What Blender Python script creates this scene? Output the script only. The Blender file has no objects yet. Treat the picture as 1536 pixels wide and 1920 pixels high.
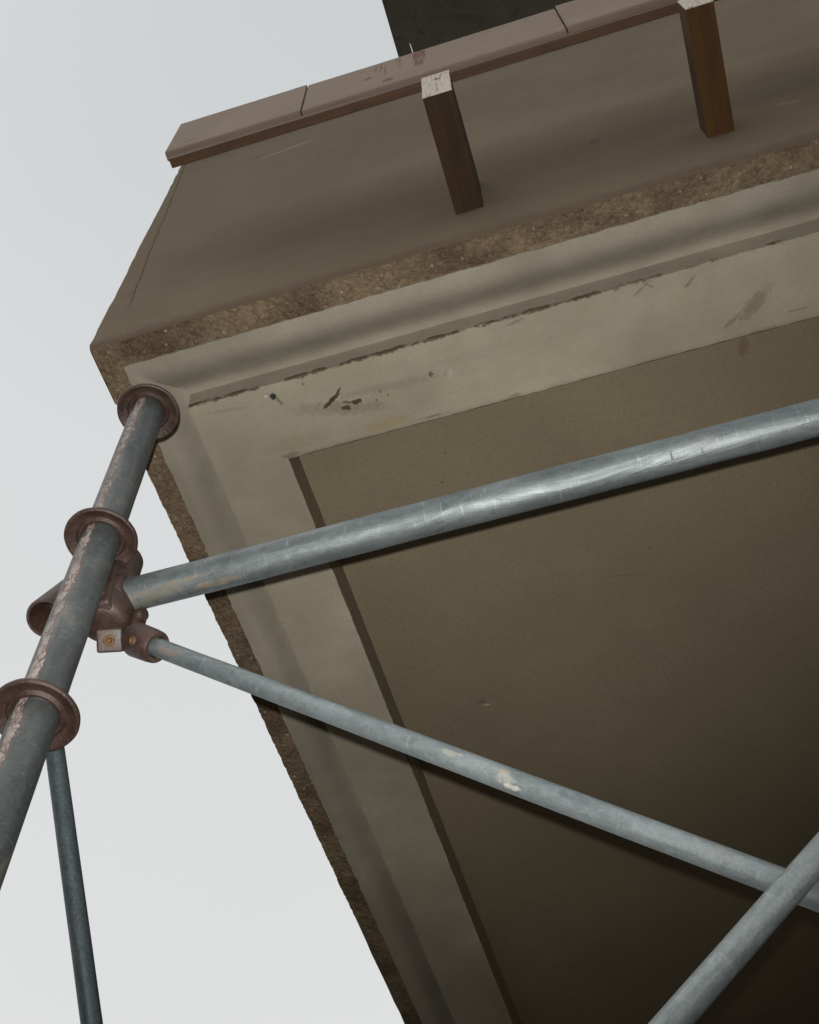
import bpy, bmesh, math, random
from mathutils import Vector, Matrix, noise

random.seed(7)
scene = bpy.context.scene
C = scene.collection

# ------------------------------------------------------------------ camera
# World: X runs along the facade, Y goes in towards the building, Z is up.
# The eye stands 1.6 m above the ground and looks steeply up.
R = ((0.95808073, 0.28641802, -0.00678457),
     (-0.24829143, 0.81826467, -0.51845376),
     (-0.14294293, 0.4984051, 0.85507875))          # camera right, down, forward
cam_d = bpy.data.cameras.new('camera')
cam = bpy.data.objects.new('camera', cam_d)
C.objects.link(cam)
scene.camera = cam
m = Matrix(((R[0][0], -R[1][0], -R[2][0], 0),
            (R[0][1], -R[1][1], -R[2][1], 0),
            (R[0][2], -R[1][2], -R[2][2], 0),
            (0, 0, 0, 1)))
cam.matrix_world = m
cam_d.sensor_fit = 'HORIZONTAL'
cam_d.sensor_width = 36.0
cam_d.lens = 36.0 * 2401.3 / 1536.0
cam_d.clip_start = 0.05
cam_d.clip_end = 2000
scene.render.resolution_x = 819
scene.render.resolution_y = 1024

# ------------------------------------------------------------------ sky, sun, exposure
scene.view_settings.view_transform = 'Standard'
scene.view_settings.look = 'None'
scene.view_settings.exposure = 0.0
scene.view_settings.gamma = 1.0
SUN_EL, SUN_AZ = math.radians(52), math.radians(215)
world = bpy.data.worlds.new('World')
scene.world = world
world.use_nodes = True
wn, wl = world.node_tree.nodes, world.node_tree.links
wn.clear()
wo = wn.new('ShaderNodeOutputWorld')
bg = wn.new('ShaderNodeBackground')
sky = wn.new('ShaderNodeTexSky')
sky.sky_type = 'NISHITA'
sky.sun_disc = False
sky.sun_elevation = SUN_EL
sky.sun_rotation = SUN_AZ
sky.dust_density = 6.0
sky.air_density = 1.0
tc = wn.new('ShaderNodeTexCoord')
sep = wn.new('ShaderNodeSeparateXYZ')
ramp = wn.new('ShaderNodeValToRGB')           # the overcast: a cloud sheet a little brighter lower down
ramp.color_ramp.elements[0].position = 0.0
ramp.color_ramp.elements[0].color = (7.7, 7.75, 7.65, 1)
ramp.color_ramp.elements[1].position = 1.0
ramp.color_ramp.elements[1].color = (5.9, 6.1, 6.15, 1)
e = ramp.color_ramp.elements.new(0.60); e.color = (7.4, 7.5, 7.42, 1)
e = ramp.color_ramp.elements.new(0.86); e.color = (6.9, 7.05, 7.05, 1)
cl = wn.new('ShaderNodeTexNoise')
cl.inputs['Scale'].default_value = 2.2
cl.inputs['Detail'].default_value = 4
clr = wn.new('ShaderNodeMapRange')
clr.inputs[3].default_value = 0.965
clr.inputs[4].default_value = 1.035
mulc = wn.new('ShaderNodeVectorMath'); mulc.operation = 'SCALE'
mix = wn.new('ShaderNodeMixRGB')
mix.inputs[0].default_value = 0.93            # share of cloud over the clear sky behind
wl.new(tc.outputs['Generated'], sep.inputs[0])
wl.new(sep.outputs[2], ramp.inputs[0])
wl.new(tc.outputs['Generated'], cl.inputs['Vector'])
wl.new(cl.outputs[0], clr.inputs[0])
wl.new(ramp.outputs[0], mulc.inputs[0])
wl.new(clr.outputs[0], mulc.inputs['Scale'])
wl.new(sky.outputs[0], mix.inputs[1])
wl.new(mulc.outputs[0], mix.inputs[2])
wl.new(mix.outputs[0], bg.inputs[0])
bg.inputs[1].default_value = 0.105
wl.new(bg.outputs[0], wo.inputs[0])

sun_d = bpy.data.lights.new('sun', 'SUN')
sun_d.energy = 0.5
sun_d.angle = math.radians(35)
sun_d.color = (1.0, 0.97, 0.92)
sun = bpy.data.objects.new('sun', sun_d)
C.objects.link(sun)
sd = Vector((math.sin(SUN_AZ) * math.cos(SUN_EL), math.cos(SUN_AZ) * math.cos(SUN_EL), math.sin(SUN_EL)))
sun.rotation_euler = sd.to_track_quat('Z', 'Y').to_euler()

# the photographer's flash: the photograph is flash lit (hard thin shadows hugging the pipes,
# steep fall-off under the slab); a small real lamp just above the lens
fl_d = bpy.data.lights.new('camera_flash', 'SPOT')
fl_d.energy = 255.0
fl_d.spot_size = math.radians(72)
fl_d.spot_blend = 1.0
fl_d.shadow_soft_size = 0.004
fl_d.color = (1.0, 0.97, 0.91)
fl = bpy.data.objects.new('camera_flash', fl_d)
C.objects.link(fl)
right, down, fwd = Vector(R[0]), Vector(R[1]), Vector(R[2])
fl.location = -down * 0.016 - right * 0.004
aim = (fwd - right * 0.055 - down * 0.125)
fl.rotation_euler = (-aim).to_track_quat('Z', 'Y').to_euler()

H = 2.75                    # underside of the lower slab above the eye
XL, YF = -1.045, 0.961      # its left edge and its front face
XR, YB = 3.6, 5.2
GROUND = -1.6


# ------------------------------------------------------------------ node helpers
class NT:
    def __init__(s, name):
        s.m = bpy.data.materials.new(name)
        s.m.use_nodes = True
        s.n, s.l = s.m.node_tree.nodes, s.m.node_tree.links
        s.b = s.n['Principled BSDF']
        s.tc = s.n.new('ShaderNodeTexCoord')
        s.geo = s.n.new('ShaderNodeNewGeometry')

    def pos(s): return s.geo.outputs['Position']
    def obj(s): return s.tc.outputs['Object']

    def link(s, a, b):
        if hasattr(a, 'is_output') or hasattr(a, 'links'): s.l.new(a, b)
        else: b.default_value = a

    def noise(s, vec, scale, detail=4, rough=0.55, dist=0.0):
        n = s.n.new('ShaderNodeTexNoise')
        n.inputs['Scale'].default_value = scale
        n.inputs['Detail'].default_value = detail
        n.inputs['Roughness'].default_value = rough
        n.inputs['Distortion'].default_value = dist
        s.l.new(vec, n.inputs['Vector'])
        return n.outputs[0]

    def voro(s, vec, scale, feature='F1', out=0, rnd=1.0):
        n = s.n.new('ShaderNodeTexVoronoi')
        n.feature = feature
        n.inputs['Scale'].default_value = scale
        n.inputs['Randomness'].default_value = rnd
        s.l.new(vec, n.inputs['Vector'])
        return n.outputs[out]

    def map(s, v, a, b, c=0.0, d=1.0):
        n = s.n.new('ShaderNodeMapRange')
        s.link(v, n.inputs[0])
        n.inputs[1].default_value = a; n.inputs[2].default_value = b
        n.inputs[3].default_value = c; n.inputs[4].default_value = d
        return n.outputs[0]

    def math(s, op, a, b=0.0, c=None, clamp=False):
        n = s.n.new('ShaderNodeMath'); n.operation = op; n.use_clamp = clamp
        s.link(a, n.inputs[0]); s.link(b, n.inputs[1])
        if c is not None: s.link(c, n.inputs[2])
        return n.outputs[0]

    def mix(s, f, a, b, mode='MIX'):
        n = s.n.new('ShaderNodeMixRGB'); n.blend_type = mode
        s.link(f, n.inputs[0])
        for v, i in ((a, 1), (b, 2)):
            if isinstance(v, tuple): n.inputs[i].default_value = (*v, 1) if len(v) == 3 else v
            else: s.l.new(v, n.inputs[i])
        return n.outputs[0]

    def scale(s, vec, xyz, loc=(0, 0, 0), rot=(0, 0, 0)):
        n = s.n.new('ShaderNodeMapping')
        n.inputs['Scale'].default_value = xyz
        n.inputs['Location'].default_value = loc
        n.inputs['Rotation'].default_value = rot
        s.l.new(vec, n.inputs[0])
        return n.outputs[0]

    def sep(s, v):
        n = s.n.new('ShaderNodeSeparateXYZ'); s.l.new(v, n.inputs[0]); return n.outputs

    def comb(s, x, y, z):
        n = s.n.new('ShaderNodeCombineXYZ')
        s.link(x, n.inputs[0]); s.link(y, n.inputs[1]); s.link(z, n.inputs[2])
        return n.outputs[0]

    def bump(s, h, strength, dist, prev=None):
        n = s.n.new('ShaderNodeBump')
        n.inputs['Strength'].default_value = strength
        n.inputs['Distance'].default_value = dist
        s.l.new(h, n.inputs['Height'])
        if prev is not None: s.l.new(prev, n.inputs['Normal'])
        return n.outputs[0]

    def spot(s, a, b, ca, cb, ra, rb, ang=0.0, warp=None, soft=0.35):
        """soft-edged ellipse mask on two coordinates a, b of the surface, its rim roughened by warp"""
        c, sn = math.cos(ang), math.sin(ang)
        da = s.math('SUBTRACT', a, ca); db = s.math('SUBTRACT', b, cb)
        u = s.math('ADD', s.math('MULTIPLY', da, c / ra), s.math('MULTIPLY', db, sn / ra))
        v = s.math('ADD', s.math('MULTIPLY', da, -sn / rb), s.math('MULTIPLY', db, c / rb))
        r = s.math('ADD', s.math('MULTIPLY', u, u), s.math('MULTIPLY', v, v))
        if warp is not None: r = s.math('ADD', r, warp)
        return s.map(r, 1.0 + soft, 1.0 - soft)

    def finish(s, col, rough=0.8, metal=0.0, normal=None, spec=0.5):
        if isinstance(col, tuple): s.b.inputs['Base Color'].default_value = (*col, 1)
        else: s.l.new(col, s.b.inputs['Base Color'])
        s.link(rough, s.b.inputs['Roughness'])
        s.link(metal, s.b.inputs['Metallic'])
        s.b.inputs['Specular IOR Level'].default_value = spec
        if normal is not None: s.l.new(normal, s.b.inputs['Normal'])
        return s.m


# ------------------------------------------------------------------ materials
def band_plaster(name, base, marks=False):
    t = NT(name); p = t.pos()
    big = t.noise(p, 2.3, 5, 0.6); mid = t.noise(p, 11, 5, 0.65, 0.4); fine = t.noise(p, 170, 5, 0.85)
    smear = t.noise(t.scale(p, (3.0, 26, 26), rot=(0, 0, 0.12)), 1.0, 5, 0.65, 0.6)
    dk = tuple(c * 0.72 for c in base); lt = tuple(min(1, c * 1.12) for c in base)
    col = t.mix(t.map(big, 0.35, 0.68), dk, lt)
    col = t.mix(t.map(mid, 0.42, 0.72, 0, 0.42), col, tuple(c * k for c, k in zip(base, (0.78, 0.73, 0.66))))
    col = t.mix(t.map(fine, 0.42, 0.66, 0, 0.34), col, tuple(c * 0.58 for c in base))
    h = t.math('ADD', t.math('MULTIPLY', mid, 1.0), t.math('MULTIPLY', fine, 0.12))
    if marks:
        col = t.mix(t.map(smear, 0.58, 0.78, 0, 0.22), col, (0.22, 0.19, 0.15))
        x, y, z = t.sep(p)
        wp = t.map(t.noise(p, 90, 4, 0.7), 0.3, 0.7, -0.9, 0.9)
        def spot(cx, cy, ra, rb, ang, c, k=1.0, soft=0.3):
            nonlocal col, h
            f = t.spot(x, y, cx, cy, ra, rb, math.radians(ang), wp, soft)
            col = t.mix(t.math('MULTIPLY', f, k), col, c)
            h = t.math('SUBTRACT', h, t.math('MULTIPLY', f, 0.5 * k))
        # the broad stains first, then the knocked-out chips
        spot(-0.44, 1.348, 0.050, 0.012, 0, (0.30, 0.23, 0.10), 0.55, 0.8)
        spot(-0.535, 1.275, 0.10, 0.016, 14, (0.14, 0.125, 0.105), 0.42, 0.9)
        spot(-0.40, 1.255, 0.12, 0.010, 4, (0.15, 0.135, 0.115), 0.30, 0.9)
        spot(-0.66, 1.335, 0.07, 0.02, 0, (0.22, 0.15, 0.09), 0.22, 0.9)
        spot(0.457, 1.298, 0.046, 0.015, -38, (0.17, 0.13, 0.09), 0.55, 0.6)
        spot(0.40, 1.325, 0.022, 0.005, -30, (0.16, 0.115, 0.075), 0.5, 0.6)
        spot(-0.79, 1.204, 0.05, 0.004, 6, (0.2, 0.17, 0.13), 0.3, 0.9)
        lip = t.math('ADD', y, t.map(t.noise(p, 55, 5, 0.75), 0.3, 0.7, -0.005, 0.005))
        lip = t.math('MULTIPLY', t.map(lip, 1.1725, 1.1700), t.map(t.math('SUBTRACT', t.noise(p, 16, 4, 0.7), t.map(x, -0.4, 0.6, 0, 0.13)), 0.40, 0.50))
        col = t.mix(t.math('MULTIPLY', lip, 0.85), col, (0.10, 0.065, 0.04))
        lip2 = t.math('ADD', y, t.map(t.noise(p, 40, 5, 0.75), 0.3, 0.7, -0.008, 0.008))
        lip2 = t.math('MULTIPLY', t.map(lip2, 1.361, 1.368), t.math('MULTIPLY', t.map(y, 1.376, 1.372), t.map(t.noise(p, 5, 3), 0.5, 0.6)))
        col = t.mix(t.math('MULTIPLY', lip2, 0.6), col, (0.17, 0.12, 0.075))
        spot(-0.679, 1.199, 0.0075, 0.0085, 0, (0.035, 0.04, 0.047))
        spot(-0.668, 1.216, 0.004, 0.012, -20, (0.12, 0.09, 0.06), 0.6)
        spot(-0.693, 1.194, 0.006, 0.004, 20, (0.5, 0.52, 0.52), 0.7)
        spot(-0.548, 1.250, 0.024, 0.0055, -30, (0.072, 0.047, 0.030))
        spot(-0.528, 1.234, 0.012, 0.003, -45, (0.072, 0.047, 0.030), 0.9)
        spot(-0.521, 1.279, 0.0105, 0.006, 25, (0.095, 0.058, 0.030))
        spot(-0.492, 1.270, 0.0125, 0.0065, 5, (0.085, 0.052, 0.030))
        spot(-0.512, 1.266, 0.016, 0.0025, 20, (0.11, 0.08, 0.05), 0.8)
        spot(-0.303, 1.255, 0.0055, 0.008, 10, (0.11, 0.085, 0.05), 0.8)
        spot(-0.258, 1.264, 0.006, 0.012, 20, (0.5, 0.5, 0.47), 0.35, 0.8)
        for (cx, cy, r) in ((-0.43, 1.262, 0.003), (-0.415, 1.275, 0.0025), (-0.445, 1.28, 0.0025), (-0.60, 1.19, 0.0025)):
            spot(cx, cy, r, r * 1.3, 0, (0.12, 0.09, 0.06), 0.6)
        for (cx, cy, ra, rb, a) in ((-0.08, 1.182, 0.02, 0.004, -8), (0.217, 1.186, 0.026, 0.0035, -30), (0.232, 1.183, 0.012, 0.0025, 40),
                                    (0.326, 1.20, 0.018, 0.0035, -40), 
                                    (-0.33, 1.36, 0.03, 0.003, 0), (-0.69, 1.362, 0.02, 0.006, 0),
                                    (0.55, 1.34, 0.02, 0.002, 3)):
            spot(cx, cy, ra, rb, a, (0.13, 0.10, 0.07), 0.5, 0.7)
    return t.finish(col, 0.86, 0, t.bump(h, 0.55, 0.004), 0.25)


M_band = band_plaster('band_plaster', (0.400, 0.358, 0.278), True)
M_mould = band_plaster('moulding_plaster', (0.355, 0.322, 0.260))


def panel_mat():
    t = NT('panel_plaster'); p = t.pos()
    big = t.noise(p, 0.9, 4, 0.6, 0.3); mid = t.noise(p, 7, 5, 0.6, 0.5); fine = t.noise(p, 170, 5, 0.85)
    st = t.noise(t.scale(p, (2.0, 14, 14)), 1.0, 4, 0.6, 0.4)
    col = t.mix(t.map(big, 0.35, 0.68), (0.205, 0.170, 0.112), (0.262, 0.218, 0.145))
    col = t.mix(t.map(mid, 0.4, 0.75, 0, 0.25), col, (0.17, 0.145, 0.105))
    col = t.mix(t.map(st, 0.55, 0.8, 0, 0.3), col, (0.21, 0.165, 0.11))
    col = t.mix(t.map(fine, 0.42, 0.66, 0, 0.50), col, (0.12, 0.10, 0.07))
    x, y, z = t.sep(p)
    wp = t.map(t.noise(p, 90, 4, 0.7), 0.3, 0.7, -0.9, 0.9)
    for (cx, cy, ra, rb, c) in ((-0.34, 1.52, .004, .003, (.07, .05, .03)), (-0.37, 1.60, .003, .003, (.07, .05, .03)),
                                (-0.46, 2.33, .012, .004, (.10, .09, .07)), (-0.45, 2.345, .010, .004, (.42, .38, .3)),
                                (0.43, 1.45, .012, .025, (.16, .105, .065)), (0.10, 1.95, .003, .003, (.07, .05, .03)),
                                (0.02, 2.02, .06, .002, (.13, .11, .08))):
        col = t.mix(t.math('MULTIPLY', t.spot(x, y, cx, cy, ra, rb, 0.2, wp, 0.4), 0.7), col, c)
    h = t.math('ADD', mid, t.math('MULTIPLY', fine, 0.15))
    return t.finish(col, 0.85, 0, t.bump(h, 0.4, 0.003), 0.25)


M_panel = panel_mat()


def fascia_mat():
    t = NT('fascia_render'); p = t.pos()
    big = t.noise(p, 1.6, 5, 0.6, 0.4); mid = t.noise(p, 9, 5, 0.65, 0.6); fine = t.noise(p, 170, 5, 0.85)
    st = t.noise(t.scale(p, (2.5, 10, 12), rot=(0, 0.1, 0)), 1.0, 5, 0.65, 0.5)
    x, y, z = t.sep(p)
    col = t.mix(t.map(big, 0.33, 0.7), (0.148, 0.112, 0.072), (0.186, 0.146, 0.098))
    col = t.mix(t.map(st, 0.5, 0.78, 0, 0.16), col, (0.110, 0.082, 0.057))
    col = t.mix(t.map(mid, 0.42, 0.78, 0, 0.35), col, (0.200, 0.160, 0.108))
    col = t.mix(t.map(fine, 0.42, 0.66, 0, 0.42), col, (0.10, 0.078, 0.055))
    wp = t.map(t.noise(p, 60, 4, 0.7), 0.3, 0.7, -0.9, 0.9)
    for (cx, cz, ra, rb, an, k, c) in (
            (-0.763, 4.025, .022, .012, 0, .8, (.13, .085, .055)), (-0.66, 4.01, .085, .010, 14, .5, (.30, .245, .17)),
            (0.211, 3.164, .012, .02, 0, .65, (.11, .075, .05)), (0.064, 3.26, .045, .012, 10, .5, (.14, .10, .07)),
            (0.649, 3.031, .03, .012, -20, .5, (.25, .20, .15)), (-0.343, 4.1, .004, .012, 0, .6, (.12, .09, .06)),
            (0.40, 3.0, .012, .006, 0, .6, (.12, .09, .06)), (-0.1, 3.3, .02, .01, 0, .3, (.24, .16, .11)),
            (-1.0, 3.05, .012, .03, 10, .6, (.13, .09, .06)), (-0.72, 3.25, .18, .02, 10, .12, (.12, .09, .065))):
        col = t.mix(t.math('MULTIPLY', t.spot(x, z, cx, cz, ra, rb, math.radians(an), wp, 0.5), k), col, c)
    # a hairline between the corner return and the field
    ln = t.math('ADD', t.math('MULTIPLY', z, -0.035), t.map(t.noise(p, 14, 4, 0.7), 0.3, 0.7, -0.003, 0.003))
    ln = t.math('ABSOLUTE', t.math('SUBTRACT', t.math('SUBTRACT', x, -0.8815), ln))
    crack = t.math('MULTIPLY', t.map(ln, 0.0035, 0.001), t.map(z, 2.93, 3.0))
    crack = t.math('MULTIPLY', crack, t.map(t.noise(p, 9, 3), 0.25, 0.42))
    col = t.mix(t.math('MULTIPLY', crack, 0.75), col, (0.07, 0.05, 0.035))
    # darker brown, with a ragged upper limit, towards the broken lower arris
    lo = t.math('ADD', z, t.map(t.noise(p, 30, 4, 0.7), 0.3, 0.7, -0.014, 0.014))
    col = t.mix(t.map(lo, 2.80, 2.757, 0, 0.7), col, (0.10, 0.070, 0.045))
    h = t.math('ADD', t.math('MULTIPLY', mid, 1.3), t.math('MULTIPLY', fine, 0.2))
    h = t.math('SUBTRACT', h, crack)
    return t.finish(col, 0.9, 0, t.bump(h, 0.55, 0.004), 0.2)


M_fascia = fascia_mat()


def rough_mat():
    t = NT('broken_render'); p = t.pos()
    big = t.noise(p, 5, 5, 0.65, 0.5); mid = t.noise(p, 60, 6, 0.8, 1.0); fine = t.noise(p, 260, 4, 0.8)
    cell = t.voro(p, 75, 'F1'); edge = t.voro(p, 85, 'DISTANCE_TO_EDGE')
    col = t.mix(t.map(big, 0.40, 0.60), (0.20, 0.142, 0.092), (0.38, 0.285, 0.185))
    col = t.mix(t.map(mid, 0.46, 0.64, 0, 0.62), col, (0.115, 0.078, 0.052))
    col = t.mix(t.map(fine, 0.52, 0.68, 0, 0.75), col, (0.52, 0.42, 0.29))
    col = t.mix(t.math('MULTIPLY', t.map(edge, 0.06, 0.0), t.map(t.noise(p, 9, 3), 0.5, 0.62, 0, 0.55)), col, (0.05, 0.032, 0.02))
    wh = t.voro(p, 32, 'F1')
    col = t.mix(t.map(wh, 0.13, 0.09, 0, 0.75), col, (0.55, 0.53, 0.48))
    h = t.math('ADD', t.math('MULTIPLY', mid, 1.2), t.math('ADD', t.math('MULTIPLY', fine, 0.5), t.math('MULTIPLY', cell, -0.7)))
    return t.finish(col, 0.95, 0, t.bump(h, 1.0, 0.010), 0.15)


M_rough = rough_mat()


def galv_mat(name, seam=False, tint=(1, 1, 1), gloss=0.44, marks=(), scratch=0.22):
    t = NT(name); p = t.obj(); x, y, z = t.sep(p)
    along = t.scale(p, (1, 1, 0.22))
    blot = t.noise(along, 30, 5, 0.65, 0.8); spang = t.voro(t.scale(p, (1, 1, 0.6)), 170, 'F1', 1)
    sp = t.sep(spang)[0]
    fine = t.noise(p, 330, 5, 0.85); scr = t.noise(t.scale(p, (1, 1, 9)), 34, 4, 0.7, 0.3)
    a = tuple(v * k for v, k in zip((0.072, 0.088, 0.091), tint)); b = tuple(v * k for v, k in zip((0.188, 0.214, 0.220), tint))
    col = t.mix(t.map(blot, 0.33, 0.68), a, b)
    col = t.mix(t.math('MULTIPLY', sp, 0.22), col, tuple(v * k for v, k in zip((0.30, 0.34, 0.36), tint)))
    col = t.mix(t.map(fine, 0.42, 0.64, 0, 0.48), col, (0.09, 0.11, 0.12))
    col = t.mix(t.map(scr, 0.60, 0.72, 0, scratch), col, (0.40, 0.43, 0.44))
    dull = t.noise(t.scale(p, (1, 1, 0.5)), 9, 4, 0.6, 1.0)
    col = t.mix(t.map(dull, 0.60, 0.70, 0, 0.30), col, (0.22, 0.18, 0.13))
    rough = t.map(blot, 0.3, 0.7, gloss + 0.16, gloss - 0.08)
    metal = t.map(dull, 0.45, 0.66, 0.60, 0.35)
    h = t.math('ADD', blot, t.math('ADD', t.math('MULTIPLY', fine, 0.22), t.math('MULTIPLY', scr, 0.06)))
    nrm = t.bump(h, 0.8, 0.0022)
    if marks:
        ang0 = t.math('ARCTAN2', y, x)
        wp = t.map(t.noise(p, 110, 4, 0.75), 0.3, 0.7, -1.3, 1.3)
        for (cz, ca, rz, ra, an, c, k) in marks:
            f = t.math('MULTIPLY', t.spot(z, ang0, cz, ca, rz, ra, an, wp, 0.5), k)
            col = t.mix(f, col, c)
            metal = t.math('MULTIPLY', metal, t.math('SUBTRACT', 1.0, f))
            rough = t.math('MAXIMUM', rough, t.math('MULTIPLY', f, 0.8))
    if seam:
        # a strip of cracked old paint clinging along the side that faces the open sky
        ang = t.math('ARCTAN2', y, x)
        wob = t.map(t.noise(t.scale(p, (1, 1, 1)), 26, 5, 0.75), 0.3, 0.7, -0.22, 0.22)
        d = t.math('ABSOLUTE', t.math('SUBTRACT', t.math('ADD', ang, wob), SEAM))
        mask = t.map(d, 0.30, 0.22)
        mask = t.math('MULTIPLY', mask, t.map(t.noise(p, 75, 4, 0.7), 0.36, 0.42))
        uv = t.comb(t.math('MULTIPLY', ang, 0.024), z, 0.0)
        ck = t.voro(t.scale(uv, (1, 0.55, 1)), 150, 'DISTANCE_TO_EDGE')
        crack = t.math('MULTIPLY', t.map(ck, 0.12, 0.02), t.map(t.noise(p, 40, 3), 0.40, 0.55))
        pc = t.mix(t.map(t.noise(p, 60, 4), 0.35, 0.65), (0.12, 0.103, 0.096), (0.23, 0.205, 0.19))
        pc = t.mix(crack, pc, (0.09, 0.05, 0.04))
        edge = t.math('MULTIPLY', t.map(d, 0.20, 0.25), t.map(d, 0.34, 0.28))
        col = t.mix(mask, col, pc)
        col = t.mix(t.math('MULTIPLY', edge, 0.8), col, (0.10, 0.055, 0.045))
        rough = t.math('MAXIMUM', rough, t.math('MULTIPLY', mask, 0.7))
        metal = t.math('MULTIPLY', metal, t.math('SUBTRACT', 1.0, mask))
        nrm = t.bump(t.math('MULTIPLY', mask, t.math('SUBTRACT', 1.0, t.math('MULTIPLY', crack, 0.7))), 0.8, 0.0012, nrm)
    return t.finish(col, rough, metal, nrm)


SEAM = math.radians(-97)
M_galv_seam = galv_mat('galvanised_with_old_paint', True, (0.38, 0.355, 0.325), 0.46)
def facing(M):
    """angle round a pipe's own axis of the side that looks at the eye"""
    v = M.inverted() @ Vector((0, 0, 0)); return math.atan2(v.y, v.x)


M_galv_d = galv_mat('galvanised_steel_dull', tint=(1.25, 1.23, 1.20), gloss=0.50)
M_dark_steel = galv_mat('dark_zinc_steel', tint=(0.24, 0.28, 0.31), gloss=0.42, scratch=0.0)


def oxide_mat():
    t = NT('oxide_painted_iron'); p = t.obj()
    a = t.noise(p, 35, 5, 0.7, 0.6); f = t.noise(p, 300, 3, 0.7)
    col = t.mix(t.map(a, 0.35, 0.66), (0.016, 0.0072, 0.0048), (0.033, 0.0162, 0.0115))
    col = t.mix(t.map(a, 0.60, 0.72, 0, 0.5), col, (0.047, 0.028, 0.022))
    col = t.mix(t.map(t.noise(p, 60, 5, 0.7), 0.60, 0.68, 0, 0.7), col, (0.06, 0.022, 0.008))
    h = t.math('ADD', a, t.math('MULTIPLY', f, 0.35))
    return t.finish(col, t.map(a, 0.3, 0.7, 0.46, 0.68), 0.0, t.bump(h, 0.9, 0.0022))


M_oxide = oxide_mat()


def rust_mat():
    t = NT('rusty_screw'); p = t.obj()
    a = t.noise(p, 160, 5, 0.7, 0.6)
    col = t.mix(t.map(a, 0.35, 0.66), (0.045, 0.020, 0.008), (0.13, 0.062, 0.020))
    return t.finish(col, 0.7, 0.3, t.bump(a, 0.8, 0.001))


M_rust = rust_mat()


def wood_mat(name, a, b, axis=(1, 1, 1), rough=0.7, k=1.0):
    t = NT(name); p = t.obj()
    g = t.noise(t.scale(p, axis), 1.0, 6, 0.65, 0.8); f = t.noise(p, 300, 3, 0.7)
    m2 = t.noise(p, 12, 4, 0.6)
    col = t.mix(t.map(g, 0.3, 0.7), a, b)
    col = t.mix(t.map(m2, 0.45, 0.75, 0, 0.4), col, tuple(v * 0.6 for v in a))
    col = t.mix(t.map(f, 0.35, 0.75, 0, 0.2), col, tuple(v * 0.5 for v in a))
    return t.finish(col, rough, 0, t.bump(t.math('ADD', g, t.math('MULTIPLY', f, 0.2)), 0.5 * k, 0.002), 0.3)


M_joist = wood_mat('stained_timber', (0.022, 0.011, 0.005), (0.044, 0.021, 0.008), (60, 3, 60), 0.8)
M_batten = wood_mat('dark_batten', (0.055, 0.027, 0.013), (0.10, 0.048, 0.022), (3, 60, 60), 0.65)


def endgrain_mat():
    t = NT('pale_end_grain'); p = t.obj(); x, y, z = t.sep(p)
    f = t.noise(p, 260, 4, 0.75); g = t.noise(t.scale(p, (120, 1, 8)), 1.0, 5, 0.7, 0.5)
    col = t.mix(t.map(g, 0.3, 0.7), (0.52, 0.46, 0.37), (0.66, 0.60, 0.51))
    ck = t.noise(t.scale(p, (75, 1, 5)), 1.0, 3, 0.5, 0.7)
    ck = t.map(t.math('ABSOLUTE', t.math('SUBTRACT', ck, 0.5)), 0.014, 0.003)
    col = t.mix(t.math('MULTIPLY', ck, 0.7), col, (0.10, 0.065, 0.05))
    w = t.map(t.noise(p, 120, 4, 0.7), 0.3, 0.7, -0.8, 0.8)
    s = t.spot(x, z, 0.002, 0.135, 0.007, 0.011, 0, w, 0.5)
    col = t.mix(t.math('MULTIPLY', s, 0.8), col, (0.07, 0.06, 0.05))
    col = t.mix(t.map(f, 0.4, 0.75, 0, 0.3), col, (0.35, 0.28, 0.22))
    return t.finish(col, 0.8, 0, t.bump(t.math('SUBTRACT', f, ck), 0.5, 0.002), 0.2)


M_end = endgrain_mat()


def board_mat():
    t = NT('primed_board'); p = t.pos(); x, y, z = t.sep(p)
    big = t.noise(p, 3, 5, 0.6, 0.4); f = t.noise(p, 170, 5, 0.85)
    col = t.mix(t.map(big, 0.35, 0.68), (0.208, 0.150, 0.110), (0.262, 0.194, 0.144))
    col = t.mix(t.map(f, 0.3, 0.75, 0, 0.28), col, (0.17, 0.12, 0.10))
    w = t.map(t.noise(t.scale(p, (1, 1, 0.35)), 130, 4, 0.75), 0.3, 0.7, -1.3, 1.3)
    for (cx, cz, ra, rb, k) in ((-0.155, 3.405, .014, .045, .9), (-0.155, 3.31, .013, .030, .9), (-0.163, 3.36, .006, .06, .9), (-0.142, 3.38, .004, .055, .8),
                                (-0.288, 3.303, .011, .014, .85), (-0.235, 3.225, .013, .014, .85), (-0.243, 3.33, .003, .07, .7), (-0.255, 3.38, .003, .05, .6),
                                (-0.27, 3.39, .004, .04, .5), (-0.205, 3.37, .003, .06, .6), (-0.212, 3.40, .003, .03, .5), (-0.306, 3.40, .008, .008, .5),
                                (0.03, 3.41, .010, .006, .5), (0.07, 3.42, .004, .010, .5), (-0.75, 3.22, .02, .012, .4), (0.13, 3.42, .006, .006, .5),
                                (-0.01, 3.19, .01, .008, .5)):
        col = t.mix(t.math('MULTIPLY', t.spot(x, z, cx, cz, ra, rb, 0, w, 0.5), k), col, (0.115, 0.042, 0.022))
    lo = t.math('ADD', z, t.map(t.noise(p, 45, 4, 0.7), 0.3, 0.7, -0.012, 0.012))
    col = t.mix(t.map(lo, 3.192, 3.178, 0, 0.45), col, (0.13, 0.085, 0.06))
    return t.finish(col, 0.75, 0, t.bump(t.math('ADD', big, t.math('MULTIPLY', f, 0.2)), 0.4, 0.002), 0.3)


M_board = board_mat()


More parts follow.
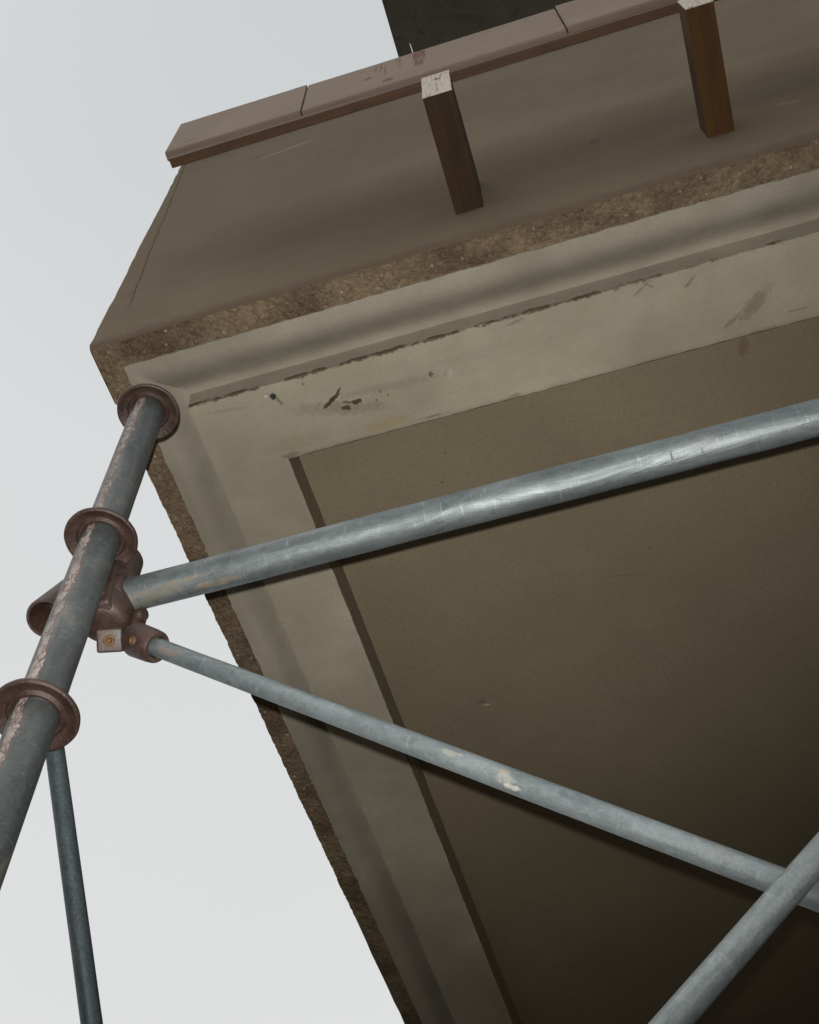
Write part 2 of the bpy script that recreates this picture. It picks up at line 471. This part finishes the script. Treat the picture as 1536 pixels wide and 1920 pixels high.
def upper_mat():
    t = NT('stained_concrete'); p = t.pos()
    a = t.noise(p, 3, 5, 0.65, 0.8); b = t.noise(p, 22, 5, 0.7, 0.8)
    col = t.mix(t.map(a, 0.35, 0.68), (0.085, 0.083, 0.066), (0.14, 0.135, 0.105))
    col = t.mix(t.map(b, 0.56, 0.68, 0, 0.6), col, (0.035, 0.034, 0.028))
    return t.finish(col, 0.9, 0, t.bump(b, 0.5, 0.01), 0.2)


M_upper = upper_mat()


def ground_mat():
    t = NT('ground_paving'); p = t.pos()
    a = t.noise(p, 0.8, 6, 0.65); b = t.noise(p, 45, 5, 0.7)
    col = t.mix(t.map(a, 0.3, 0.7), (0.050, 0.046, 0.040), (0.095, 0.086, 0.073))
    col = t.mix(t.map(b, 0.4, 0.7, 0, 0.4), col, (0.05, 0.045, 0.04))
    return t.finish(col, 0.9, 0, t.bump(b, 0.5, 0.01), 0.2)


M_ground = ground_mat()


# ------------------------------------------------------------------ object helpers
def tag(o, label=None, cat=None, group=None, kind=None):
    if label: o['label'] = label
    if cat: o['category'] = cat
    if group: o['group'] = group
    if kind: o['kind'] = kind
    return o


def empty(name, loc, label, cat, group=None):
    o = bpy.data.objects.new(name, None)
    o.empty_display_size = 0.1
    C.objects.link(o)
    o.location = loc
    return tag(o, label, cat, group)


def build(name, bm, mat, parent=None, smooth=False, matrix=None, origin=None):
    """matrix: where a mesh modelled in its own frame goes; origin: world point a world-space mesh is re-based to"""
    if origin is not None:
        for v in bm.verts: v.co -= Vector(origin)
        matrix = Matrix.Translation(origin)
    bmesh.ops.recalc_face_normals(bm, faces=bm.faces)
    me = bpy.data.meshes.new(name)
    bm.to_mesh(me); bm.free()
    me.materials.append(mat)
    if smooth:
        for p in me.polygons: p.use_smooth = True
    o = bpy.data.objects.new(name, me)
    C.objects.link(o)
    M = matrix or Matrix.Identity(4)
    if parent is not None:
        o.parent = parent
        par = Matrix.Translation(parent.location)
        if parent.parent is not None: par = Matrix.Translation(parent.parent.location) @ parent.matrix_basis
        elif parent.type == 'MESH': par = parent.matrix_basis.copy()
        o.matrix_basis = par.inverted() @ M
    else:
        o.matrix_basis = M
    return o


def autosmooth(o, ang=40):
    me = o.data
    for p in me.polygons: p.use_smooth = True
    me.set_sharp_from_angle(angle=math.radians(ang))
    return o


def box(bm, x0, x1, y0, y1, z0, z1, bev=0.0, seg=2):
    r = bmesh.ops.create_cube(bm, size=1.0)
    vs = r['verts']
    for v in vs:
        v.co = Vector((x0 + (v.co.x + .5) * (x1 - x0), y0 + (v.co.y + .5) * (y1 - y0), z0 + (v.co.z + .5) * (z1 - z0)))
    if bev:
        es = list({e for v in vs for e in v.link_edges})
        bmesh.ops.bevel(bm, geom=es, offset=bev, segments=seg, affect='EDGES', profile=0.6)
    return bm


def grid(bm, fn, us, vs):
    rows = [[bm.verts.new(fn(u, v)) for v in vs] for u in us]
    for a, b in zip(rows, rows[1:]):
        for i in range(len(vs) - 1):
            bm.faces.new((a[i], a[i + 1], b[i + 1], b[i]))
    return rows


def lin(a, b, n): return [a + (b - a) * i / n for i in range(n + 1)]


def lathe(bm, prof, seg=64, mtx=None):
    """prof: (r, z) points round the local Z axis; r = 0 closes on the axis"""
    rings = []
    for r, z in prof:
        if r < 1e-6: rings.append([bm.verts.new((0, 0, z))])
        else: rings.append([bm.verts.new((r * math.cos(2 * math.pi * k / seg), r * math.sin(2 * math.pi * k / seg), z)) for k in range(seg)])
    for a, b in zip(rings, rings[1:]):
        for k in range(seg):
            q = (k + 1) % seg
            if len(a) == 1 and len(b) == 1: continue
            if len(a) == 1: bm.faces.new((a[0], b[k], b[q]))
            elif len(b) == 1: bm.faces.new((a[k], a[q], b[0]))
            else: bm.faces.new((a[k], a[q], b[q], b[k]))
    if mtx is not None:
        for rg in rings:
            for v in rg: v.co = mtx @ v.co
    return bm


def frame(p, d, up=Vector((0, 0, 1))):
    """matrix with local Z along d at p"""
    z = Vector(d).normalized()
    if abs(z.dot(up)) > 0.97: up = Vector((0, 1, 0))
    x = up.cross(z).normalized(); y = z.cross(x)
    M = Matrix((x, y, z)).transposed().to_4x4()
    M.translation = Vector(p)
    return M


def tube_bm(length, r, wall=0.0035, seg=48, step=0.02, seed=0.0, wob=0.00035):
    """a hollow pipe along local Z with slightly uneven skin"""
    bm = bmesh.new()
    n = max(2, int(length / step))
    rows = []
    for i in range(n + 1):
        z = length * i / n
        ring = []
        for k in range(seg):
            a = 2 * math.pi * k / seg
            rr = r + wob * noise.noise(Vector((math.cos(a) * 1.3 + seed, math.sin(a) * 1.3, z * 14)))
            ring.append(bm.verts.new((rr * math.cos(a), rr * math.sin(a), z)))
        rows.append(ring)
    inner = []
    for z in (0.0, length):
        inner.append([bm.verts.new(((r - wall) * math.cos(2 * math.pi * k / seg), (r - wall) * math.sin(2 * math.pi * k / seg), z)) for k in range(seg)])
    rows = [inner[0]] + rows + [inner[1], inner[0]]
    for a, b in zip(rows, rows[1:]):
        for k in range(seg):
            q = (k + 1) % seg
            bm.faces.new((a[k], a[q], b[q], b[k]))
    return bm


# ------------------------------------------------------------------ ground and wall
bm = bmesh.new()
grid(bm, lambda u, v: Vector((u, v, GROUND)), lin(-400, 400, 8), lin(-400, 400, 8))
tag(build('ground', bm, M_ground), kind='structure')

bm = bmesh.new()
box(bm, XL + 0.03, XR + 3, YB, YB + 0.3, GROUND, 6.4)
tag(build('building_wall', bm, M_fascia, origin=(1, YB, GROUND)), 'rendered wall that carries both slabs, behind and below the picture', 'wall')

# ------------------------------------------------------------------ the lower balcony
bal = empty('balcony', (XL, YF, H), 'cream plastered balcony with broken brown edge and sunk soffit panel filling the photo', 'balcony')

# distances in from the front edge (Y) and from the left edge (X) for the same point of the profile
UF = (0.0, 0.066, 0.080, 0.196, 0.203, 0.209, 0.409)
UL = (0.0, 0.057, 0.070, 0.155, 0.160, 0.165, 0.345)


def ul(u):
    for i in range(6):
        if u <= UF[i + 1] + 1e-9:
            return UL[i] + (UL[i + 1] - UL[i]) * (u - UF[i]) / (UF[i + 1] - UF[i])
    return UL[6]


GD = 0.062


def prof(u):
    """height of the underside above H, u metres in from the front edge"""
    if u <= UF[2]: return 0.0
    if u <= UF[3]:
        t = (u - UF[2]) / (UF[3] - UF[2])
        return GD * (t * t * (3 - 2 * t)) ** 1.5
    if u <= UF[4]: return GD
    if u <= UF[5]:
        t = (u - UF[4]) / (UF[5] - UF[4])
        return GD * (1 - t)
    return 0.0


def corner_run(bm, us, zf, jit=None, xr=XR, yb=YB, step=0.010, far=0.06):
    """an L of the profile: front run along X and left run along Y, mitred on the corner"""
    def ss(a, b):
        out = [a]
        while out[-1] < b:
            d = out[-1] - a
            out.append(min(b, out[-1] + (step if d < 2.0 else far)))
        return out
    for run in (0, 1):
        a0 = XL if run == 0 else YF
        ends = ss(0.0, (xr - XL) if run == 0 else (yb - YF))
        rows = []
        for s_ in ends:
            row = []
            for u in us:
                du = jit(u, s_, run) if jit else 0.0
                if run == 0:
                    x = XL + ul(u) + s_ * (1 - ul(u) / (xr - XL)); y = YF + u + du
                else:
                    fade = min(1.0, s_ / 0.02)
                    y = YF + u + s_ * (1 - u / (yb - YF)); x = XL + ul(u) + du * fade
                if run == 0: y = YF + u + du * min(1.0, s_ / 0.02)
                row.append(bm.verts.new((x, y, H + zf(u, x, y))))
            rows.append(row)
        for a, b in zip(rows, rows[1:]):
            for i in range(len(us) - 1):
                bm.faces.new((a[i], a[i + 1], b[i + 1], b[i]))
    bmesh.ops.remove_doubles(bm, verts=bm.verts, dist=0.0004)
    return bm


def nz(x, y, f, s=0.0): return noise.noise(Vector((x * f + s, y * f, s * 0.7)))


# the broken strip: render fallen off along the arris, coarse undercoat showing
bm = bmesh.new()
def rough_z(u, x, y):
    k = 0.0045 + 0.0032 * nz(x, y, 34, 2) + 0.0026 * nz(x, y, 90, 5) + 0.0022 * nz(x, y, 210, 9)
    ed = min(1.0, u / 0.006)
    return k * ed + 0.0025 * (1 - ed)
corner_run(bm, lin(0.0, 0.076, 19), rough_z,
           lambda u, s, r: (0.0022 * nz(s, r * 7, 30, 1) + 0.0022 * nz(s, r * 7, 95, 4)) * max(0, 1 - u / 0.02), step=0.005)
o = build('broken_edge', bm, M_rough, bal, origin=(XL, YF, H)); autosmooth(o, 60)
o['label'] = 'rough brown undercoat along the outer edge where the plaster has fallen off'

# outer moulding: flat fillet, hollow, groove and rising return
bm = bmesh.new()
us = [UF[1] - 0.0002, UF[1], UF[1] + 0.003, UF[2]] + lin(UF[2], UF[3], 14)[1:] + [UF[3] + 0.004, UF[4] - 0.001, UF[4], UF[4] + 0.0015, UF[5] - 0.0025, UF[5] - 0.001]
def mz(u, x, y):
    if u < UF[1] - 0.0001: return 0.010
    w = 0.0009 * nz(x, y, 7, 3) + 0.0005 * nz(x, y, 25, 6)
    return prof(u) - 0.0005 + w
corner_run(bm, us, mz, lambda u, s, r: (0.0026 * nz(s, r * 5, 24, 7) + 0.0020 * nz(s, r * 5, 80, 8)) * max(0.0, 1 - abs(u - UF[1]) / 0.006)
           + 0.0012 * nz(s, r * 3, 3, 5))
o = build('moulding', bm, M_mould, bal, origin=(XL, YF, H)); autosmooth(o, 50)

# flat border between moulding and panel, with its ragged outer lip and the sides of the sunk panel
bm = bmesh.new()
PD = 0.10
us = [UF[5] - 0.0022, UF[5] - 0.002, UF[5] + 0.0005, UF[5] + 0.003, UF[5] + 0.02, UF[5] + 0.06, UF[5] + 0.12, UF[6] - 0.012, UF[6] - 0.004, UF[6]]
def bz(u, x, y):
    if u < UF[5] - 0.0021: return 0.012
    return -0.0022 + 0.0008 * nz(x, y, 6, 1) + 0.0005 * nz(x, y, 22, 3) + (0.0016 if u > UF[6] - 0.001 else 0)
corner_run(bm, us, bz, lambda u, s, r: (0.0035 * nz(s, r * 5, 17, 7) + 0.0022 * nz(s, r * 5, 60, 8)) * max(0.0, 1 - abs(u - UF[5] + 0.002) / 0.012)
           + (0.0014 * nz(s, r * 5, 20, 12) + 0.0008 * nz(s, r * 5, 90, 15)) * max(0.0, 1 - abs(u - UF[6]) / 0.008))
o = build('flat_border', bm, M_band, bal, origin=(XL, YF, H)); autosmooth(o, 50)

x0, y0 = XL + UL[6], YF + UF[6]
bm = bmesh.new()
def side(pts_fn, n):
    rows = grid(bm, pts_fn, lin(0, 1, n), lin(0, 1, 4))
side(lambda s, t: Vector((x0 + 0.0015 + 0.0012 * nz(0, s * 4, 8, 2) + t * 0.0015, y0 + s * (YB - y0), H + 0.001 + t * (PD - 0.001))), 260)
side(lambda s, t: Vector((x0 + s * (XR - x0), y0 + 0.0015 + t * 0.0015, H + 0.001 + t * (PD - 0.001))), 200)
o = build('panel_reveal', bm, M_panel, bal, origin=(x0, y0, H), smooth=True)

bm = bmesh.new()
grid(bm, lambda u, v: Vector((u, v, H + PD + 0.0015 * nz(u, v, 2.2, 4) + 0.0006 * nz(u, v, 9, 8))), lin(x0 - 0.02, XR, 170), lin(y0 - 0.02, YB, 150))
o = build('soffit_panel', bm, M_panel, bal, origin=(x0, y0, H), smooth=True)

# the front face: a low parapet standing on the slab edge, its lower arris nibbled away
bm = bmesh.new()
FT = 4.55
zs = [0.0, 0.004, 0.009, 0.016, 0.03] + lin(0.05, FT - H, 60)
xs = lin(0, XR - XL, 520)
def fpt(s, z):
    x = XL + s
    nib = max(0.0, 1 - z / 0.012)
    y = YF - 0.004 + 0.0022 * nz(x, z, 3.5, 3) + 0.0010 * nz(x, z, 14, 6) + nib * (0.0045 + 0.003 * nz(x, z, 40, 8))
    zz = H - 0.003 + z + nib * (0.004 * nz(x, 1, 35, 4) + 0.003 * nz(x, 1, 110, 5))
    if s < 1e-6: x += 0.0025 * nz(z, 3, 22, 4) + 0.0015 * nz(z, 9, 70, 2)
    return Vector((x, y, zz))
rows = grid(bm, fpt, xs, zs)
# left return, top and back
def lpt(s, z):
    f = fpt(0.0, z)
    return Vector((f.x + 0.002 * nz(s, z, 5, 1) * (s > 0), f.y + s, f.z))
grid(bm, lpt, [0.0, 0.01, 0.05, 0.15], zs)
box(bm, XL + 0.012, XR, YF + 0.012, YF + 0.15, H + 0.092, FT)
o = build('parapet', bm, M_fascia, bal, origin=(XL, YF, H)); autosmooth(o, 50)

# the slab itself above the soffit, and its left flank
bm = bmesh.new()
box(bm, XL + 0.010, XR, YF + 0.155, YB, H + PD + 0.02, H + PD + 0.30)
grid(bm, lambda s, t: Vector((XL + 0.003 + 0.002 * nz(s * 4, t, 14, 2), YF + 0.15 + s * (YB - YF - 0.15), H + 0.004 + t * (PD + 0.31))), lin(0, 1, 200), lin(0, 1, 5))
o = build('slab', bm, M_fascia, bal, origin=(XL, YF, H))

# ------------------------------------------------------------------ the balcony overhead
ub = empty('balcony', (-0.364, 0.86, 6.0), 'dark stained underside of a higher balcony peeping over the boards at the top', 'balcony')
bm = bmesh.new()
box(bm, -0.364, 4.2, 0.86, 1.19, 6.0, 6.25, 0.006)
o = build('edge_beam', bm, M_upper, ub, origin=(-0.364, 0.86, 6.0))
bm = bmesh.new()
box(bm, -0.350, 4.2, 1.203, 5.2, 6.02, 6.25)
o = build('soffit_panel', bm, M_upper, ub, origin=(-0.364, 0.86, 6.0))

# ------------------------------------------------------------------ timber joists and boards
JOISTS = ((-0.151, -0.0835, 2.928, 'second joist from the right, whole pale square end in view above its dark stained underside'),
          (0.4490, 0.511, 2.950, 'rightmost joist, orange brown underside, its pale end cut off by the top of the photo'))
JOISTS = ((-0.152, -0.0835, 2.928, 'dark brown timber joist whose whole pale sawn end shows below the boards'),
          (0.4490, 0.511, 2.950, 'orange brown timber joist at the upper right, its pale end cut by the picture edge'))
first = None
for (xa, xb, z0, lab) in JOISTS:
    xc = (xa + xb) / 2
    if first is None:
        j = empty('timber_joist', (xc, 0.677, z0), lab, 'joist', 'timber joists carrying the boards')
        bm = bmesh.new(); box(bm, xa, xb, 0.6802, 1.0, z0, 3.118, 0.0012, 1)
        for v in bm.verts:
            v.co.x += 0.0008 * nz(v.co.y, v.co.z, 9)
        build('shaft', bm, M_joist, j, origin=(xc, 0.677, z0))
        bm = bmesh.new(); box(bm, xa, xb, 0.677, 0.680, z0, 3.118, 0.0010, 1)
        o = build('sawn_end', bm, M_end, j, origin=(xc, 0.677, z0)); o['label'] = 'pale sawn end grain'
        first = j
    else:
        r = first.copy(); C.objects.link(r); r.location = (xc, 0.665, z0); r['label'] = lab
        r.scale = ((xb - xa) / 0.0685, 1, 0.095 / 0.190)
        for ch in list(first.children):
            c = ch.copy(); C.objects.link(c); c.parent = r
# warmer timber for the second one
M_joist2 = wood_mat('orange_timber', (0.045, 0.019, 0.004), (0.080, 0.035, 0.007), (60, 3, 60), 0.8)
for ch in r.children:
    if ch.name.startswith('shaft'):
        ch.data = ch.data.copy(); ch.data.materials[0] = M_joist2

bm = bmesh.new()
xs = lin(-0.797, 2.4, 160)
box(bm, -0.797, 2.4, 0.686, 0.709, 3.124, 3.152, 0.0015, 1)
tag(build('batten', bm, M_batten, origin=(-0.797, 0.69, 3.122)), 'long dark brown batten lying on the joists under the pinkish boards', 'batten')

BG = 'pinkish boards standing along the joist ends'
for i, (xa, xb, tilt, lab) in enumerate(((-0.811, -0.4585, 0.0, 'short pinkish board at the left end of the row against the sky'),
                          (-0.4545, 0.2045, 0.003, 'pinkish board with red brown drip stains above the dark joist'),
                          (0.2085, 1.15, -0.002, 'pinkish board at the top right, beyond the second joint'))):
    bm = bmesh.new()
    n = 60
    zt = 3.442
    secs = []
    for k in range(n + 1):
        x = xa + (xb - xa) * k / n
        a = 0.0013 * nz(x, i, 11, 3) + 0.0010 * nz(x, i, 50, 5)
        b = 0.0013 * nz(x, i, 13, 8) + 0.0008 * nz(x, i, 60, 2)
        if i == 0 and k < 4: a += 0.004 * (4 - k) / 4 * 0.6
        y = 0.677 + tilt + 0.0006 * nz(x, i, 5, 1)
        secs.append([bm.verts.new(p) for p in ((x, y, 3.168 + 0.004 + a), (x, y, zt + b), (x, y + 0.003, zt + 0.003 + b), (x, y + 0.022, zt + 0.003 + b),
                                               (x, y + 0.022, 3.166), (x, y + 0.004, 3.166 + a))])
    for p, q in zip(secs, secs[1:]):
        for k in range(6):
            bm.faces.new((p[k], p[(k + 1) % 6], q[(k + 1) % 6], q[k]))
    bm.faces.new(secs[0]); bm.faces.new(secs[-1])
    tag(build('board', bm, M_board, origin=(xa, 0.677, 3.168)), lab, 'board', BG)

bm = bmesh.new()
lathe(bm, [(0, 0), (0.0012, 0), (0.0012, 0.12), (0.0007, 0.17), (0, 0.171)], 10)
M_wire = NT('pale_wire').finish((0.7, 0.7, 0.66), 0.5)
tag(build('wire', bm, M_wire, matrix=frame((-0.169, 0.688, 3.44), (-0.06, 0, 1)), smooth=True), 'thin pale wire end sticking up from behind the stained board', 'wire')

# ------------------------------------------------------------------ scaffold pipes
SX, SY = -0.608, 0.7165
RING_Z = (1.709, 1.356, 1.018)
post = empty('scaffold_post', (SX, SY, GROUND), 'thick upright scaffold pipe with three red brown flanges and a strip of cracked paint', 'scaffold post')
L = RING_Z[0] + 0.004 - GROUND
o = build('tube', tube_bm(L, 0.02415, step=0.012, seed=3), M_galv_seam, post, smooth=True, matrix=Matrix.Translation((SX, SY, GROUND)))
autosmooth(o, 50)
rp = [(0.0243, 0.0005), (0.0262, -0.0012), (0.0285, -0.0016), (0.0302, 0.0004), (0.0316, 0.0022), (0.0345, 0.0016), (0.0395, -0.0002), (0.0425, -0.0022), (0.0440, -0.0026),
      (0.0456, -0.0016), (0.0463, 0.0006), (0.0460, 0.0028), (0.0446, 0.0042), (0.0370, 0.0052), (0.0310, 0.0090), (0.0285, 0.0130), (0.0243, 0.0130), (0.0243, 0.0005)]
proto = None
for k, z in enumerate(RING_Z):
    if proto is None:
        bm = lathe(bmesh.new(), rp, 96)
        for v in bm.verts:
            d = 1 + 0.010 * nz(v.co.x, v.co.y, 60, 3)
            v.co.x *= d; v.co.y *= d
        proto = build('flange', bm, M_oxide, post, matrix=Matrix.Translation((SX, SY, z)))
        autosmooth(proto, 55)
    else:
        f = proto.copy(); C.objects.link(f); f.parent = post
        f.matrix_basis = Matrix.Translation(Vector((SX, SY, z)) - post.location) @ Matrix.Rotation(k * 1.3, 4, 'Z') @ Matrix.Rotation(0.03 * k, 4, 'X')
# pipe cap closing the head of the post
bm = lathe(bmesh.new(), [(0, 0.010), (0.0262, 0.010), (0.0275, 0.006), (0.0275, -0.002), (0.0243, -0.004)], 48)
build('cap', bm, M_oxide, post, smooth=True, matrix=Matrix.Translation((SX, SY, RING_Z[0] + 0.006)))

YL, ZL = 0.775, 1.304
MF = frame((SX + 0.002, YL, ZL), (1, 0, 0)); fa = facing(MF)
M_galv = galv_mat('galvanised_steel', tint=(0.56, 0.56, 0.56), gloss=0.50, marks=((0.06, fa + 0.15, 0.05, 0.25, 0, (0.085, 0.062, 0.036), 0.40), (0.10, fa - 0.1, 0.03, 0.12, 0, (0.11, 0.078, 0.042), 0.45),
                                             (0.03, fa + 0.5, 0.06, 0.5, 0, (0.10, 0.09, 0.07), 0.5), (0.14, fa + 0.55, 0.03, 0.2, 0, (0.14, 0.09, 0.05), 0.5),
                                             (0.70, fa, 0.0015, 0.3, 0, (0.04, 0.045, 0.045), 0.8), (0.735, fa + 0.2, 0.0012, 0.2, 0, (0.04, 0.045, 0.045), 0.7)))
led = build('scaffold_ledger', tube_bm(3.4, 0.0214, step=0.012, seed=11, wob=0.0008), M_galv, matrix=MF, smooth=True)
autosmooth(led, 50)
tag(led, 'thick galvanised pipe running level across the middle of the photo from the post', 'scaffold pipe')

D0, D1 = Vector((-0.543, 0.775, 1.191)), Vector((0.052, 0.775, 0.673))
dd = (D1 - D0).normalized()
MF = frame(D0, dd); fa = facing(MF)
M_galv_b = galv_mat('galvanised_steel_stained', tint=(0.88, 0.89, 0.89), gloss=0.50, marks=((0.545, fa, 0.010, 0.45, 0, (0.22, 0.21, 0.18), 0.45), (0.537, fa - 0.7, 0.010, 0.3, 0, (0.17, 0.12, 0.07), 0.7),
                                 (0.552, fa + 0.5, 0.009, 0.22, 0, (0.32, 0.30, 0.26), 0.6), (0.055, fa + 0.1, 0.015, 0.4, 0, (0.13, 0.08, 0.045), 0.6),
                                 (0.48, fa - 0.5, 0.01, 0.3, 0, (0.22, 0.19, 0.14), 0.4), (0.075, fa - 0.3, 0.01, 0.25, 0, (0.14, 0.09, 0.06), 0.5)))
dia = build('scaffold_brace', tube_bm(2.1, 0.01095, 0.0026, 40, 0.01, 21, 0.0003), M_galv_b, matrix=MF, smooth=True)
autosmooth(dia, 50)
tag(dia, 'thin galvanised pipe slanting down right from the clamp below the level pipe', 'scaffold pipe')

E1, E0 = Vector((0.0765, 0.7475, 0.648)), Vector((-0.0285, 0.7475, 0.556))
ed = (E1 - E0).normalized()
rb = build('scaffold_brace', tube_bm(2.2, 0.01075, 0.0026, 40, 0.01, 37, 0.0003), M_galv_d, matrix=frame(E0 - ed * 1.0, ed), smooth=True)
autosmooth(rb, 50)
tag(rb, 'thin galvanised pipe rising rightward across the bottom right corner, in front of the slanting one', 'scaffold pipe')

T0, T1 = Vector((-0.6415, 0.787, 1.0935)), Vector((-0.6044, 0.95, 0.8179))
td = (T1 - T0).normalized()
lb = build('scaffold_brace', tube_bm(2.9, 0.01065, 0.0026, 40, 0.01, 51, 0.0002), M_dark_steel, matrix=frame(T0, td), smooth=True)
autosmooth(lb, 50)
tag(lb, 'dark thin pipe dropping from behind the lowest flange against the sky at lower left', 'scaffold pipe')

# ------------------------------------------------------------------ clamps
def pt(px, py, y):
    """a point on the vertical plane at depth y, where the photograph shows it"""
    d = [((px - 768) / 2401.3) * R[0][i] + ((py - 960) / 2401.3) * R[1][i] + R[2][i] for i in range(3)]
    k = y / d[1]
    return Vector((d[0] * k, y, d[2] * k))


def screw(parent, p, d, r=0.007):
    bm = lathe(bmesh.new(), [(0, 0.0005), (r * 0.45, 0.0005), (r * 0.5, 0.0022), (r * 0.8, 0.0028), (r * 0.95, 0.0018), (r, -0.003), (0, -0.003)], 28)
    o = build('set_screw', bm, M_rust, parent, smooth=True, matrix=frame(p, d))
    return o


# tee body behind the post, its socket on the level pipe
BX, BY = SX - 0.001, YL
tee = empty('tee_clamp', (BX, BY, 1.25), 'red brown cast tee behind the post that holds the level pipe', 'clamp')
bm = bmesh.new()
lathe(bm, [(0, 1.250), (0.020, 1.250), (0.0270, 1.2525), (0.0310, 1.258), (0.0325, 1.266), (0.0325, 1.322), (0.0315, 1.330), (0.0262, 1.342), (0.0250, 1.350), (0.0250, 1.392), (0.023, 1.397), (0, 1.397)], 64)
for v in bm.verts:
    v.co.x += BX; v.co.y += BY
o = build('body', bm, M_oxide, tee, origin=(BX, BY, 1.235)); autosmooth(o, 45)
bm = bmesh.new()
box(bm, -0.023, 0.021, -0.0325, 0.0, 1.2515, 1.336, 0.0055, 3)
for v in bm.verts:
    k = (v.co.z - 1.2515) / 0.0845
    v.co.x = v.co.x * (1 - 0.28 * k) + BX; v.co.y += BY
o = build('face_plate', bm, M_oxide, tee, origin=(BX, BY, 1.25)); autosmooth(o, 40)
bm = lathe(bmesh.new(), [(0.0217, -0.02), (0.0217, 0.0150), (0.0235, 0.0170), (0.0268, 0.0165), (0.0290, 0.0140), (0.0300, 0.008), (0.0310, 0.0), (0.0310, -0.02)], 64)
o = build('socket', bm, M_oxide, tee, matrix=frame((BX + 0.010, BY, ZL), (1, 0, 0))); autosmooth(o, 45)
bm = lathe(bmesh.new(), [(0, -0.010), (0.0070, -0.010), (0.0088, -0.008), (0.0092, 0.004), (0.0080, 0.0075), (0.0045, 0.0085), (0, 0.0085)], 40)
o = build('lug', bm, M_oxide, tee, matrix=frame(pt(262, 1153, 0.795), (1, -0.2, -0.25))); autosmooth(o, 45)
screw(tee, (BX + 0.0075, BY - 0.0322, 1.2700), (0, -1, 0), 0.0058)

# open sleeve showing left of the post
a, b = pt(85, 1160, 0.755), pt(150, 1108, 0.800)
sl = empty('open_sleeve', b, 'empty red brown sleeve with open mouth, left of the thick post', 'clamp')
ln = (b - a).length
bm = lathe(bmesh.new(), [(0.0195, 0.07), (0.0195, 0.002), (0.0210, 0.0), (0.0232, 0.0), (0.0250, 0.003), (0.0252, ln), (0.019, ln + 0.006), (0, ln + 0.006), (0, ln - .01), (0.0195, 0.07)], 64)
o = build('sleeve', bm, M_oxide, sl, matrix=frame(a, b - a)); autosmooth(o, 45)

# swivel clamp under the tee: a tilted lug, a web and the socket that takes the slanting pipe
c = pt(206, 1200, 0.760)
sc = empty('swivel_clamp', tuple(c), 'red brown swivel clamp with rusty screw holding the top of the slanting pipe', 'clamp')
nrm = (-c).normalized() + Vector((-0.10, 0.0, 0.0)); nrm.normalize()
tilt = Vector((0.0, 0.0, 1.0)).cross(nrm).normalized()
MC = Matrix((tilt, nrm.cross(tilt), nrm)).transposed().to_4x4(); MC = Matrix.Translation(c) @ MC @ Matrix.Rotation(math.radians(13), 4, 'Z')
bm = bmesh.new(); box(bm, -0.0155, 0.0145, -0.0145, 0.0135, -0.034, 0.0, 0.0032, 3)
o = build('lug', bm, M_oxide, sc, matrix=MC); autosmooth(o, 40)
screw(sc, MC @ Vector((-0.001, -0.0005, 0.0)), MC.to_3x3() @ Vector((0, 0, 1)), 0.0070)
bm = bmesh.new()
wpts = [pt(218, 1174, .790), pt(266, 1166, .790), pt(268, 1228, .790), pt(226, 1220, .790)]
f0 = [bm.verts.new(p - nrm * -0.008) for p in wpts]; f1 = [bm.verts.new(p - nrm * 0.016) for p in wpts]
bm.faces.new(f0); bm.faces.new(f1)
for k in range(4): bm.faces.new((f0[k], f0[(k + 1) % 4], f1[(k + 1) % 4], f1[k]))
bmesh.ops.recalc_face_normals(bm, faces=bm.faces)
bmesh.ops.bevel(bm, geom=list(bm.edges), offset=0.004, segments=3, affect='EDGES')
o = build('web', bm, M_oxide, sc, origin=tuple(wpts[0])); autosmooth(o, 40)
bm = lathe(bmesh.new(), [(0, 0), (0.015, 0), (0.017, 0.004), (0.017, 0.050), (0, 0.050)], 40)
o = build('neck', bm, M_oxide, sc, matrix=Matrix.Translation((-0.590, 0.803, 1.248))); autosmooth(o, 45)
q = D0 + dd * 0.025
bm = lathe(bmesh.new(), [(0.0112, -0.010), (0.0128, -0.0008), (0.0165, 0.0), (0.0190, -0.0035), (0.0198, -0.012), (0.0205, -0.040), (0.0180, -0.048), (0, -0.050)], 56)
o = build('socket', bm, M_oxide, sc, matrix=frame(q, dd)); autosmooth(o, 45)
side_n = Vector((0.05, -0.62, -0.78)); side_n = (side_n - dd * side_n.dot(dd)).normalized()
screw(sc, q - dd * 0.022 + side_n * 0.0196, side_n, 0.0052)
